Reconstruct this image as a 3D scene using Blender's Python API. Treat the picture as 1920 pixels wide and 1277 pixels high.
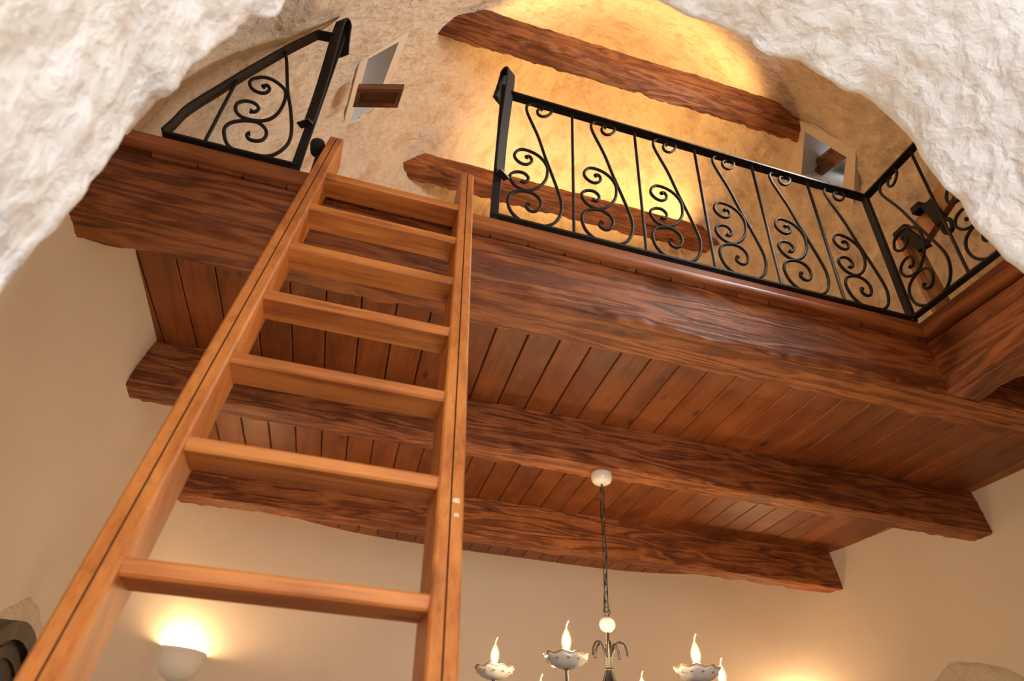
import bpy, math, random
import numpy as np
from mathutils import Vector, Matrix, noise

for o in list(bpy.data.objects):
    bpy.data.objects.remove(o)
random.seed(7)
SC = bpy.context.scene
COL = SC.collection
ZC = 1.15                     # camera height over the floor; everything below is written relative to the camera

# ------------------------------------------------------------------ camera
def cam_matrix(yaw, pitch, roll):
    yaw, pitch, roll = map(math.radians, (yaw, pitch, roll))
    cy, sy, cp, sp = math.cos(yaw), math.sin(yaw), math.cos(pitch), math.sin(pitch)
    f = Vector((sy*cp, cy*cp, sp)); r = Vector((cy, -sy, 0)); u = r.cross(f)
    cr, sr = math.cos(roll), math.sin(roll)
    r2 = cr*r + sr*u; u2 = -sr*r + cr*u
    M = Matrix((r2, u2, -f)).transposed().to_4x4()
    return M
cd = bpy.data.cameras.new('camera')
cam = bpy.data.objects.new('camera', cd); COL.objects.link(cam)
cam.matrix_world = cam_matrix(14.699, 35.905, 3.019)
cd.sensor_fit = 'HORIZONTAL'; cd.sensor_width = 36.0
cd.lens = 36.0*1250.947/1920
cd.clip_start = 0.02; cd.clip_end = 60
cd.dof.use_dof = True; cd.dof.focus_distance = 3.0; cd.dof.aperture_fstop = 4.2
SC.camera = cam

# ------------------------------------------------------------------ world, daylight, exposure
w = bpy.data.worlds.new('world'); SC.world = w; w.use_nodes = True
w.node_tree.nodes['Background'].inputs[0].default_value = (0.75, 0.85, 1.0, 1)
w.node_tree.nodes['Background'].inputs[1].default_value = .4
SC.view_settings.view_transform = 'Standard'; SC.view_settings.look = 'None'
SC.view_settings.exposure = 0.45; SC.view_settings.gamma = 1.0
SC.view_settings.use_curve_mapping = False

def area_light(name, loc, direction, sx, sy, power, color):
    l = bpy.data.lights.new(name, 'AREA'); l.shape = 'RECTANGLE'; l.size = sx; l.size_y = sy
    l.energy = power; l.color = color
    o = bpy.data.objects.new(name, l); COL.objects.link(o)
    o.location = loc; o.rotation_euler = Vector(direction).to_track_quat('-Z', 'Y').to_euler()
    return o
# daylight coming in through the entrance doorway behind the camera
area_light('doorway_daylight', (0.45, -1.83, -0.05), (0.0, 1, 0.12), 0.9, 2.1, 40, (1.0, 0.98, 0.96))
# added neutral fill from the unseen dome front over the arch, no window built
area_light('dome_front_fill', (2.0, 1.42, 3.0), (-1.0, .36, .05), .45, .45, 28, (1.0, .95, .90))

# ------------------------------------------------------------------ mesh helpers
class MB:
    def __init__(s): s.v = []; s.f = []
    def add(s, v, f):
        n = len(s.v); s.v += [tuple(map(float, p)) for p in v]; s.f += [tuple(i+n for i in q) for q in f]; return s
    def mesh(s, name, smooth, off=(0, 0, 0)):
        m = bpy.data.meshes.new(name)
        m.from_pydata([(a-off[0], b-off[1], c-off[2]) for a, b, c in s.v], [], s.f)
        if smooth is True:
            m.polygons.foreach_set('use_smooth', [True]*len(m.polygons))
        m.validate(); m.update()
        return m
    def base(s):
        a = np.array(s.v); return (float((a[:, 0].min()+a[:, 0].max())/2), float((a[:, 1].min()+a[:, 1].max())/2), float(a[:, 2].min()))
    def build(s, name, mat, parent=None, smooth=True, sharp=None):
        off = s.base()
        m = s.mesh(name, smooth, off)
        m.materials.append(mat)
        o = bpy.data.objects.new(name, m); COL.objects.link(o)
        if sharp is not None and smooth: m.set_sharp_from_angle(angle=math.radians(sharp))
        if parent is not None:
            o.parent = parent
            q = parent; acc = Vector((0, 0, 0))
            while q is not None: acc += q.location; q = q.parent
            o.location = Vector(off) - acc
        else: o.location = off
        return o
def tag(o, label, cat=None, group=None, kind=None):
    o['label'] = label
    if cat: o['category'] = cat
    if group: o['group'] = group
    if kind: o['kind'] = kind
    return o
def structure(o): o['kind'] = 'structure'; return o
def empty(name, loc):
    o = bpy.data.objects.new(name, None); COL.objects.link(o); o.location = loc; o.empty_display_size = .1; return o

def N3(v): v = np.array(v, float); return v/np.linalg.norm(v)
def grid_faces(nu, nv, cu=False, cv=False):
    f = []
    for i in range(nu if cu else nu-1):
        for j in range(nv if cv else nv-1):
            a = i*nv+j; b = ((i+1) % nu)*nv+j; c = ((i+1) % nu)*nv+(j+1) % nv; d = i*nv+(j+1) % nv
            f.append((a, b, c, d))
    return f
def tube(pts, r, n=8, closed=False, cap=True, rads=None):
    P = [np.array(p, float) for p in pts]; m = len(P); V = []
    ref = None
    for i in range(m):
        a = P[(i-1) % m] if (closed or i > 0) else P[i]; b = P[(i+1) % m] if (closed or i < m-1) else P[i]
        t = N3(b-a)
        if ref is None:
            ref = np.cross(t, (0, 0, 1)) if abs(t[2]) < .9 else np.cross(t, (1, 0, 0))
        ref = N3(ref - t*np.dot(ref, t)); bi = np.cross(t, ref)
        rr = rads[i] if rads is not None else r
        for k in range(n):
            an = 2*math.pi*k/n; V.append(P[i]+rr*(math.cos(an)*ref+math.sin(an)*bi))
    F = grid_faces(m, n, closed, True)
    if cap and not closed:
        F.append(tuple(range(n))[::-1]); F.append(tuple(range((m-1)*n, m*n)))
    return V, F
def ribbon(pts, width_dir, width, thick):
    """flat bar: rectangular section swept along pts, its width along width_dir"""
    P = [np.array(p, float) for p in pts]; m = len(P); V = []; w = N3(width_dir)*width/2
    for i in range(m):
        t = N3(P[min(i+1, m-1)]-P[max(i-1, 0)]); nn = N3(np.cross(t, w))*thick/2
        V += [P[i]-w-nn, P[i]+w-nn, P[i]+w+nn, P[i]-w+nn]
    F = grid_faces(m, 4, False, True); F.append((3, 2, 1, 0)); F.append(tuple(range((m-1)*4, m*4)))
    return V, F
def catmull(pts, k=4):
    P = [np.array(p, float) for p in pts]; out = []
    for i in range(len(P)-1):
        p0, p1, p2, p3 = P[max(i-1, 0)], P[i], P[i+1], P[min(i+2, len(P)-1)]
        for j in range(k):
            t = j/k
            out.append(.5*((2*p1)+(-p0+p2)*t+(2*p0-5*p1+4*p2-p3)*t*t+(-p0+3*p1-3*p2+p3)*t**3))
    out.append(P[-1]); return out
def lathe(profile, center, n=24, axis=None, a0=0, a1=2*math.pi):
    """profile: (r, z) list; around vertical through center"""
    full = abs(a1-a0-2*math.pi) < 1e-6
    m = n if full else n+1; V = []
    for k in range(m):
        a = a0+(a1-a0)*k/n
        for r, z in profile: V.append((center[0]+r*math.cos(a), center[1]+r*math.sin(a), center[2]+z))
    return V, grid_faces(m, len(profile), full, False)
def prism(sec, p0, p1, ux, uz):
    """2-D section (a,b) -> p + a*ux + b*uz swept from p0 to p1, capped"""
    p0, p1, ux, uz = [np.array(q, float) for q in (p0, p1, ux, uz)]; n = len(sec)
    V = [p0+a*ux+b*uz for a, b in sec]+[p1+a*ux+b*uz for a, b in sec]
    F = [(i, (i+1) % n, n+(i+1) % n, n+i) for i in range(n)]+[tuple(range(n))[::-1], tuple(range(n, 2*n))]
    return V, F
def cbox(c, s, bev=0.0, R=None):
    """chamfered box centred at c"""
    hx, hy, hz = s[0]/2, s[1]/2, s[2]/2; b = bev
    sec = [(-hx+b, -hy), (hx-b, -hy), (hx, -hy+b), (hx, hy-b), (hx-b, hy), (-hx+b, hy), (-hx, hy-b), (-hx, -hy+b)] if b else [(-hx, -hy), (hx, -hy), (hx, hy), (-hx, hy)]
    n = len(sec); V = []
    lv = [(-hz, b), (-hz+b, 0), (hz-b, 0), (hz, b)] if b else [(-hz, 0), (hz, 0)]
    for z, ins in lv:
        for x, y in sec:
            V.append((x*(1-ins/hx), y*(1-ins/hy), z))
    F = grid_faces(len(lv), n, False, True); F.append(tuple(range(n))[::-1]); F.append(tuple(range((len(lv)-1)*n, len(lv)*n)))
    V = np.array(V)
    if R is not None: V = V @ np.array(R).T
    return [tuple(p) for p in V+np.array(c)], F
def fn(p, s=1.0, o=3): return noise.fractal(Vector(p)*s, 1.0, 2.0, o)
def n1(p, s=1.0): return noise.noise(Vector(p)*s)

# ------------------------------------------------------------------ materials
class NT:
    def __init__(s, name):
        s.m = bpy.data.materials.new(name); s.m.use_nodes = True; s.t = s.m.node_tree; s.b = s.t.nodes['Principled BSDF']
        s.pos = s.n('ShaderNodeNewGeometry').outputs['Position']
    def n(s, t, **k):
        nd = s.t.nodes.new(t)
        for a, v in k.items(): setattr(nd, a, v)
        return nd
    def link(s, a, b): s.t.links.new(a, b)
    def setin(s, sock, v):
        if hasattr(v, 'is_output') or isinstance(v, bpy.types.NodeSocket): s.link(v, sock)
        else: sock.default_value = v
    def math(s, op, a, b=0.0, c=None):
        nd = s.n('ShaderNodeMath', operation=op); s.setin(nd.inputs[0], a); s.setin(nd.inputs[1], b)
        if c is not None: s.setin(nd.inputs[2], c)
        return nd.outputs[0]
    def vmul(s, a, v):
        nd = s.n('ShaderNodeVectorMath', operation='MULTIPLY'); s.setin(nd.inputs[0], a); s.setin(nd.inputs[1], v); return nd.outputs[0]
    def vadd(s, a, v):
        nd = s.n('ShaderNodeVectorMath', operation='ADD'); s.setin(nd.inputs[0], a); s.setin(nd.inputs[1], v); return nd.outputs[0]
    def noise(s, v, scale, detail=3, rough=.5, dist=0.0):
        nd = s.n('ShaderNodeTexNoise'); s.setin(nd.inputs['Vector'], v); nd.inputs['Scale'].default_value = scale
        nd.inputs['Detail'].default_value = detail; nd.inputs['Roughness'].default_value = rough; nd.inputs['Distortion'].default_value = dist
        return nd.outputs['Fac']
    def ramp(s, f, stops):
        nd = s.n('ShaderNodeValToRGB'); s.setin(nd.inputs[0], f); e = nd.color_ramp.elements
        while len(e) < len(stops): e.new(.5)
        for i, (p, c) in enumerate(stops):
            e[i].position = p; e[i].color = (*c, 1) if len(c) == 3 else c
        return nd.outputs[0]
    def mix(s, f, a, b, mode='MIX'):
        nd = s.n('ShaderNodeMix', data_type='RGBA', blend_type=mode); s.setin(nd.inputs[0], f)
        s.setin(nd.inputs[6], a if not isinstance(a, tuple) else (*a, 1)); s.setin(nd.inputs[7], b if not isinstance(b, tuple) else (*b, 1)); return nd.outputs[2]
    def bump(s, hgt, strength, dist, prev=None):
        nd = s.n('ShaderNodeBump'); nd.inputs['Strength'].default_value = strength; nd.inputs['Distance'].default_value = dist
        s.setin(nd.inputs['Height'], hgt)
        if prev is not None: s.link(prev, nd.inputs['Normal'])
        return nd.outputs[0]
    def done(s, color, rough, normal=None, spec=.5, metal=0.0, coat=0.0):
        s.setin(s.b.inputs['Base Color'], (*color, 1) if isinstance(color, tuple) else color)
        s.setin(s.b.inputs['Roughness'], rough); s.b.inputs['Specular IOR Level'].default_value = spec
        s.b.inputs['Metallic'].default_value = metal; s.b.inputs['Coat Weight'].default_value = coat
        s.b.inputs['Coat Roughness'].default_value = .15
        if normal is not None: s.link(normal, s.b.inputs['Normal'])
        return s.m
def srgb(r, g, b):
    f = lambda c: (c/255/12.92) if c/255 <= .04045 else ((c/255+.055)/1.055)**2.4
    return (f(r), f(g), f(b))

def wood(name, axis, dark, mid, light, rough=.45, ring=14, relief=.4, reliefd=.004, knots=.5, across=7, tonevar=.0, coat=0.0, ringmix=.5, lines=.35, along=.9, spec=.4):
    t = NT(name)
    sc = [across]*3; sc['xyz'.index(axis)] = along
    rnd = t.n('ShaderNodeObjectInfo').outputs['Random']
    off = t.n('ShaderNodeCombineXYZ'); 
    for i in range(3): t.link(t.math('MULTIPLY', rnd, (37.0, 61.0, 19.0)[i]), off.inputs[i])
    p = t.vadd(t.pos, off.outputs[0]) if tonevar else t.pos
    v = t.vmul(p, tuple(sc))
    big = t.noise(v, .9, 2, .5, .6)
    rings = t.math('SINE', t.math('MULTIPLY', big, ring*6.283))
    rings = t.math('MULTIPLY_ADD', rings, .5, .5)
    fine = t.noise(t.vmul(p, tuple([s*(5 if s > 3 else 2.5) for s in sc])), 2.2, 5, .65)
    blot = t.noise(p, 5.0, 3, .55)
    f = t.math('ADD', t.math('MULTIPLY', rings, ringmix*.6), t.math('ADD', t.math('MULTIPLY', fine, .55), t.math('MULTIPLY', blot, .45)))
    f = t.math('SUBTRACT', f, .05 + ringmix*.3 - .15)
    col = t.ramp(f, [(.30, dark), (.52, mid), (.78, light)])
    line = t.noise(t.vadd(t.vmul(p, tuple([s_*(7 if s_ > 3 else 1.6) for s_ in sc])), (3, 7, 11)), 1.6, 4, .7, .4)
    lm = t.ramp(line, [(.34, (1, 1, 1)), (.45, (0, 0, 0))])
    col = t.mix(t.math('MULTIPLY', lm, lines), col, tuple(c*.75 for c in dark))
    vk = t.n('ShaderNodeTexVoronoi', feature='F1'); ks = [3.4]*3; ks['xyz'.index(axis)] = 1.5
    t.link(t.vmul(p, tuple(ks)), vk.inputs['Vector']); vk.inputs['Scale'].default_value = 1.9
    k = t.ramp(vk.outputs['Distance'], [(.045, (1, 1, 1)), (.13, (0, 0, 0))])
    col = t.mix(t.math('MULTIPLY', k, knots), col, tuple(c*.35 for c in dark))
    if tonevar:
        hsv = t.n('ShaderNodeHueSaturation'); t.link(col, hsv.inputs['Color'])
        t.link(t.math('MULTIPLY_ADD', rnd, tonevar, 1-tonevar/2), hsv.inputs['Value']); col = hsv.outputs[0]
    hgt = t.math('ADD', t.math('MULTIPLY', rings, .45), t.math('ADD', t.math('MULTIPLY', fine, .6), t.math('MULTIPLY', line, .5)))
    nb = t.bump(hgt, relief, reliefd)
    r = t.math('MULTIPLY_ADD', fine, .25, rough-.12)
    return t.done(col, r, nb, spec, 0, coat)

def rough_stone(name, base, stain, grey, s_amt=.5, bump=.8, size=1.0, bsize=None, st=1.0):
    t = NT(name); bsize = bsize or size; P0 = t.vmul(t.pos, (1, 1, st))
    a = t.noise(P0, 3.2/size, 5, .65, .5); b = t.noise(t.vadd(P0, (5, 3, 1)), 7/size, 5, .65, .8); c = t.noise(P0, 22/size, 5, .65, .5)
    col = t.mix(t.ramp(a, [(.50, (0, 0, 0)), (.72, (s_amt,)*3)]), base, stain)
    col = t.mix(t.ramp(b, [(.56, (0, 0, 0)), (.72, (s_amt*.8,)*3)]), col, grey)
    col = t.mix(t.ramp(c, [(.25, (.35,)*3), (.45, (0, 0, 0))]), col, tuple(x*.6 for x in grey))
    w0 = t.n('ShaderNodeTexNoise'); t.link(t.pos, w0.inputs['Vector']); w0.inputs['Scale'].default_value = 9/bsize; w0.inputs['Detail'].default_value = 3
    pw = t.vadd(P0, t.vmul(w0.outputs['Color'], (.09*bsize,)*3))
    vo = t.n('ShaderNodeTexVoronoi', feature='F1'); t.link(pw, vo.inputs['Vector']); vo.inputs['Scale'].default_value = 18/bsize
    b2 = t.noise(pw, 9/bsize, 4, .6); c2 = t.noise(pw, 34/bsize, 4, .6)
    hgt = t.math('ADD', b2, t.math('ADD', t.math('MULTIPLY', c2, .35), t.math('MULTIPLY', vo.outputs['Distance'], .45)))
    return t.done(col, .92, t.bump(hgt, bump, .03*bsize), .15)
def plaster(name, base, var):
    t = NT(name)
    a = t.noise(t.pos, 1.6, 4, .6); b = t.noise(t.pos, 22, 4, .6)
    col = t.mix(t.ramp(a, [(.4, (0, 0, 0)), (.75, (.6,)*3)]), base, var)
    return t.done(col, .85, t.bump(t.math('ADD', a, t.math('MULTIPLY', b, .12)), .25, .02), .25)
def simple(name, c, rough, metal=0.0, spec=.5, bump=0, bs=60, coat=0.0, var=.15):
    t = NT(name); a = t.noise(t.pos, bs, 3, .6)
    col = t.mix(a, tuple(x*(1-var) for x in c), tuple(min(1, x*(1+var)) for x in c))
    return t.done(col, rough, t.bump(a, bump, .004) if bump else None, spec, metal, coat)
def emit(name, c, s):
    m = bpy.data.materials.new(name); m.use_nodes = True; b = m.node_tree.nodes['Principled BSDF']
    b.inputs['Base Color'].default_value = (*c, 1); b.inputs['Emission Color'].default_value = (*c, 1); b.inputs['Emission Strength'].default_value = s
    return m

BD, BM, BL = (.075, .019, .006), (.225, .061, .017), (.46, .155, .046)
M_beam = wood('hewn_beam_wood_x', 'x', BD, BM, BL, .44, 5, 1.0, .010, .6, 15, ringmix=.42, lines=.6, along=1.5, spec=.35)
M_beam_y = wood('hewn_beam_wood_y', 'y', BD, BM, BL, .44, 5, 1.0, .010, .6, 15, ringmix=.42, lines=.6, along=1.5, spec=.35)
M_plank = wood('ceiling_plank_wood', 'y', (.085, .021, .006), (.19, .052, .014), (.29, .088, .024), .45, 3, .18, .002, .75, 7, tonevar=.35, ringmix=.25)
M_trim = wood('nosing_wood_x', 'x', (.11, .028, .008), (.25, .074, .02), (.40, .135, .038), .5, 4, .25, .002, .3, 8, ringmix=.3)
M_trim_y = wood('nosing_wood_y', 'y', (.11, .028, .008), (.25, .074, .02), (.40, .135, .038), .5, 4, .25, .002, .3, 8, ringmix=.3)
LD, LM, LL = (.24, .062, .011), (.46, .142, .027), (.64, .235, .05)
M_stile = wood('ladder_stile_wood', 'z', LD, LM, LL, .5, 3, .15, .0015, .5, 8, ringmix=.3)
M_tread = wood('ladder_tread_wood', 'x', LD, LM, LL, .48, 4, .2, .002, .55, 9, ringmix=.45)
M_groove_shade = simple('groove_shade', (.12, .038, .013), .8)  # darkened wood tone, paints the shade inside the stile groove
M_chip = simple('bare_wood_chip', (.74, .55, .36), .8, var=.05)
M_wall = plaster('cream_plaster', (.685, .580, .496), (.625, .518, .435))
M_dome = rough_stone('dome_stone', (.72, .60, .46), (.50, .30, .16), (.42, .36, .30), .75, .75, .45, .75, .5)
M_arch = rough_stone('limewashed_stone', (.87, .865, .85), (.82, .66, .53), (.85, .84, .825), .40, .65, .9, .5)
M_patch = rough_stone('bare_stone', (.60, .51, .42), (.52, .40, .30), (.46, .40, .34), .6, .9, .4)
M_frame = plaster('niche_plaster', (.74, .63, .49), (.70, .58, .44))
M_reveal = plaster('niche_white', (.60, .59, .57), (.56, .55, .53))
M_iron = simple('black_iron', (.018, .016, .015), .62, 0, .25, .25, 90)
M_iron_gr = simple('grey_iron', (.10, .09, .08), .35, .85, .5, .1, 90)
M_shutter = wood('shutter_wood', 'x', (.07, .025, .012), (.16, .065, .03), (.28, .12, .05), .4, 3, .2, .002, .3, 8, ringmix=.3)
M_stand = wood('stand_wood', 'z', (.20, .08, .03), (.36, .16, .06), (.50, .26, .11), .4, 4, .2, .002, .2, 9, ringmix=.5)
M_black = simple('black_metal', (.005, .005, .005), .6, 0, .25)
M_porc = simple('porcelain', (.80, .74, .66), .12, 0, .5, 0, 30, .5, .03)
M_gold = simple('gilt_rim', (.55, .36, .18), .3, .5)
M_sock = simple('socket_sleeve', (.45, .38, .28), .3, .3)
M_bulb = emit('bulb_glow', (1.0, .74, .43), 1250)
M_tip = emit('bulb_glass_tip', (1.0, .66, .30), 2.2)
M_strip = emit('amber_diffuser', (1, .62, .2), 6)
M_chalk = simple('chalk_plaster', (.78, .74, .69), .7, var=.02)
M_darkwood = wood('dark_door_wood', 'z', (.012, .009, .007), (.03, .022, .016), (.06, .045, .03), .5, 4, .3, .003, .2, 8)
M_floor = simple('stone_floor', (.24, .18, .13), .5, 0, .5, .2, 4)
M_gap = simple('plank_shadow_board', (.035, .014, .007), .8)

# clear glass envelope of the flame bulbs: mostly transparent with a faint warm glow
M_glass = bpy.data.materials.new('bulb_glass'); M_glass.use_nodes = True
_t = M_glass.node_tree; _t.nodes.remove(_t.nodes['Principled BSDF']); _o = _t.nodes['Material Output']
_mx = _t.nodes.new('ShaderNodeMixShader'); _tr = _t.nodes.new('ShaderNodeBsdfTransparent'); _em = _t.nodes.new('ShaderNodeEmission')
_em.inputs[0].default_value = (1, .62, .22, 1); _em.inputs[1].default_value = 2.0; _mx.inputs[0].default_value = .45
_tr.inputs[0].default_value = (1, .97, .9, 1)
_t.links.new(_tr.outputs[0], _mx.inputs[1]); _t.links.new(_em.outputs[0], _mx.inputs[2]); _t.links.new(_mx.outputs[0], _o.inputs[0])

# ================================================================== THE ROOM SHELL
H = 1.7                                        # soffit of the loft planks above the camera
CX0, CY = .785*H, 1.70*H
YF = .70                                       # room side of the arched front wall
def shell_prm(z):
    zz = z/H
    if zz <= 1.0:
        d = 1-zz; g = 1+.045*(1-math.exp(-d/.22))
        return 1.325*g*H, 1.27*(1+.3*(g-1))*H, 3.6, CX0
    t = min(1, max(0, (zz-1.05)/2.1)); f = max(0.0, 1-t**1.85)
    n = 3.6-.6*(zz-1)/.05 if zz < 1.05 else (3.0-(zz-1.05)/.49*.6 if zz < 1.54 else max(2.0, 2.4-(zz-1.54)/.5*.4))
    sh = min(1, max(0, (zz-1.2)/.8))
    return 1.325*f*H, 1.27*f*H, n, CX0-.03*H*sh
YC = 1.55                                      # in front of this depth the side walls run straight to the arched wall
def front_n(n, z):
    return n+2.2*min(1, max(0, 1-(z/H-.98)/.5))
def shell_r(th, z):
    a, b, n, cx = shell_prm(z); c, s = math.cos(th), math.sin(th)
    if s < 0: n = front_n(n, z)
    return ((abs(c)/max(a, 1e-6))**n+(abs(s)/max(b, 1e-6))**n)**(-1/n) if a > 1e-4 else 0.0
def shell_pt(th, z, off=0.0):
    a, b, n, cx = shell_prm(z)
    c, s = math.cos(th), math.sin(th)
    if s < 0 and b > CY-YC+.01:
        n = front_n(n, z)
        yq = (CY-YC)/b; xc = a*(1-yq**n)**(1/n)
        tb = math.atan2(CY-YC, xc)               # half angle under the horizontal where the straight part starts
        dn = -math.pi/2-math.atan2(-math.cos(th), -s) if False else math.atan2(s, c)   # -pi..0
        if -math.pi+tb < dn < -tb:
            k = min(1, max(0, (z/H-1.2)/1.05)); yf = (YF+.015)*(1-k)+YC*k
            L1, L2 = YC-yf, 2*xc; f = (dn+math.pi-tb)/(math.pi-2*tb)*(2*L1+L2)   # left side -> front -> right side
            if f < L1: return (cx-xc-off, YC-f, z)
            if f < L1+L2: return (cx-xc+(f-L1), yf, z)
            return (cx+xc+off, yf+(f-L1-L2), z)
    r = shell_r(th, z)+off
    return (cx+r*c, CY+r*s, z)
def shell_normal(th, z):
    p = np.array(shell_pt(th, z)); q = np.array(shell_pt(th+.01, z)); r = np.array(shell_pt(th, z+.02))
    n = N3(np.cross(r-p, q-p)); c = np.array((CX0, CY, z))
    return n if np.dot(n, c-p) > 0 else -n
def shell_theta(x, y, z):
    return math.atan2(y-CY, x-shell_prm(z)[3])

ARCHL = [(-0.388,0.428),(-0.385,0.495),(-0.374,0.564),(-0.370,0.607),(-0.367,0.659),(-0.361,0.743),(-0.360,0.811),(-0.342,0.822),(-0.337,0.874),(-0.329,0.935),(-0.314,0.981),(-0.305,1.009),(-0.304,1.058),(-0.287,1.065),(-0.268,1.078),(-0.262,1.125),(-0.252,1.159)]
ARCHR = [(0.479,1.596),(0.566,1.561),(0.644,1.564),(0.729,1.555),(0.743,1.516),(0.776,1.499),(0.862,1.524),(0.918,1.480),(0.969,1.449),(1.018,1.461),(1.055,1.435),(1.116,1.329),(1.130,1.212),(1.147,1.166),(1.180,1.143),(1.171,1.082),(1.187,1.032),(1.218,0.981),(1.254,0.945)]
arch = [(-.40, -1.15), (-.40, -.2), (-.395, .25)]+ARCHL+[(-.20, 1.25), (-.12, 1.36), (0, 1.46), (.15, 1.545), (.32, 1.60)]+ARCHR+[(1.28, .84), (1.30, .6), (1.31, 0), (1.31, -1.15)]
def resample(P, n):
    P = np.array(P, float); d = np.r_[0, np.cumsum(np.linalg.norm(np.diff(P, axis=0), axis=1))]
    s = np.linspace(0, d[-1], n); return np.c_[np.interp(s, d, P[:, 0]), np.interp(s, d, P[:, 1])]
def smooth2(P, k, it):
    P = P.copy()
    for _ in range(it):
        Q = P.copy()
        for j in range(1, k+1):
            Q += np.r_[np.repeat(P[:1], j, 0), P[:-j]]+np.r_[P[j:], np.repeat(P[-1:], j, 0)]
        Q /= (2*k+1); Q[0] = P[0]; Q[-1] = P[-1]; P = Q
    return P
NA = 520
A_j = resample(arch, NA); A_s = smooth2(A_j, 6, 8)
tt = np.gradient(A_s, axis=0); A_n = np.c_[-tt[:, 1], tt[:, 0]]; A_n /= np.linalg.norm(A_n, axis=1)[:, None]   # outward (into masonry)
ac = np.array((.45, .3)); flip = np.sum(A_n*(A_s-ac), axis=1) < 0; A_n[flip] *= -1
def build_arch():
    Ys = list(np.linspace(-1.8, .2, 70))+list(np.linspace(.21, .685, 70))
    V = []
    for Y in Ys:
        k = math.exp(-(YF-Y)/.05)
        for i in range(NA):
            x, z = A_s[i]*(1-k)+A_j[i]*k
            p = (x, Y, z)
            d = .012*fn((x*2.2, Y*1.3, z*2.2), 1.6, 3)+.010*fn((x, Y*.8, z), 9, 3)+.005*fn(p, 22, 2)
            dn = -abs(d)*.0 + d
            V.append((x+A_n[i][0]*dn, Y, z+A_n[i][1]*dn))
    for Y, o in ((.695, .004), (.70, .018), (.703, .06), (.703, .16)):
        for i in range(NA):
            x, z = A_j[i]; jj = .006*fn((x, Y, z), 18, 3) if o < .02 else .0
            V.append((x+A_n[i][0]*(o+jj), Y+.004*n1((x, 0, z), 20), z+A_n[i][1]*(o+jj)))
    return MB().add(V, grid_faces(len(Ys)+4, NA))
structure(tag(build_arch().build('wall_entrance_arch', M_arch), 'white limewashed rough stone arch framing the view in the foreground'))

def in_arch(x, z, grow):
    if z > 1.6+grow or x < -.40-grow or x > 1.31+grow: return False
    for s in (1,):
        c = (.455, .25); q = ((x-c[0])/(1+grow*1.0)+c[0], (z-c[1])/(1+grow)+c[1])
        # even-odd on the outline
        inside = False; P = A_s; j = len(P)-1
        for i in range(0, len(P), 4):
            xi, zi = P[i]; xj, zj = P[j]
            if (zi > q[1]) != (zj > q[1]) and q[0] < (xj-xi)*(q[1]-zi)/(zj-zi)+xi: inside = not inside
            j = i
        return inside
# niches cut into the dome: four corners on the dome surface, direction of the recess
NICHE = {
 'left': dict(c=[(-.326, 2.250, 3.395), (-.185, 2.198, 3.557), (-.273, 2.746, 3.667), (-.389, 2.773, 3.492)], d=(-1, .05, .30), depth=.38),
 'right': dict(c=[(2.517, 2.156, 3.826), (2.696, 2.079, 3.541), (2.822, 2.289, 3.517), (2.688, 2.446, 3.789)], d=(1, -.06, .42), depth=.36)}
for k, q in NICHE.items():
    C = np.array(q['c']); q['o'] = C.mean(0); n = N3(np.cross(C[2]-C[0], C[3]-C[1]))
    if np.dot(n, np.array((CX0, CY, q['o'][2]))-q['o']) < 0: n = -n
    q['n'] = n; q['ux'] = N3(C[3]-C[0]+C[2]-C[1]-n*np.dot(C[3]-C[0]+C[2]-C[1], n)); q['uy'] = np.cross(n, q['ux'])
    q['p'] = [(float(np.dot(c-q['o'], q['ux'])), float(np.dot(c-q['o'], q['uy']))) for c in C]
def in_niche(p, grow=1.06):
    for q in NICHE.values():
        d = np.array(p)-q['o']
        if abs(np.dot(d, q['n'])) > .16: continue
        a, b = np.dot(d, q['ux'])/grow, np.dot(d, q['uy'])/grow
        P = q['p']; ins = False; j = 3
        for i in range(4):
            if (P[i][1] > b) != (P[j][1] > b) and a < (P[j][0]-P[i][0])*(b-P[i][1])/(P[j][1]-P[i][1])+P[i][0]: ins = not ins
            j = i
        if ins: return True
    return False

def build_shell(zs, nt, t0, t1, disp, closed):
    V = []; m = nt if closed else nt+1
    ths = [t0+(t1-t0)*i/nt for i in range(m)]
    for th in ths:
        for z in zs:
            p = shell_pt(th, z); V.append(shell_pt(th, z, disp(p, th)) if disp else p)
    F = []
    for f in grid_faces(m, len(zs), closed, False):
        c = np.mean([V[i] for i in f], axis=0)
        if c[1] < .95 and c[2] < 1.75 and in_arch(c[0], c[2], .09): continue
        if c[2] > 2.8 and in_niche(c): continue
        F.append(f)
    return MB().add(V, F)
zl = list(np.linspace(-1.15, 1.0*H-.35, 26))+list(np.linspace(1.0*H-.33, 1.05*H, 30))
wob = lambda p, th: .006*fn(p, 1.6, 2)
# left, back, right, front quarters of the plastered lower walls
for nm, a, b, lab in (('wall_back', .24, .77, ''), ('wall_left', .77, 1.22, ''), ('wall_front', 1.22, 1.80, ''), ('wall_right', -.20, .24, '')):
    structure(build_shell(zl, 160 if nm == 'wall_front' else 90, a*math.pi, b*math.pi, wob, False).build(nm, M_wall))
zd = list(np.linspace(1.03*H, 3.0*H, 232))+list(np.linspace(3.01*H, 3.15*H-.002, 14))
def dome_disp(p, th):
    x, y, z = p
    k = min(1, max(0, (5.3-z)/.8))
    right = min(1, max(0, (x-1.5)/1.2))
    g = .016*fn((th*2.6, z*.9, 3), 1.7, 3)+.009*fn((th*7, z*2.2, 1), 2.4, 3)
    g += right*.05*abs(fn(p, 3.0, 3))+.010*fn(p, 8, 3)*(.5+right)
    k2 = min(1, max(0, (z-1.05*H)/.18))
    return k2*(k*g-.01)+(1-k2)*(wob(p, th)-.004)
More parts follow.
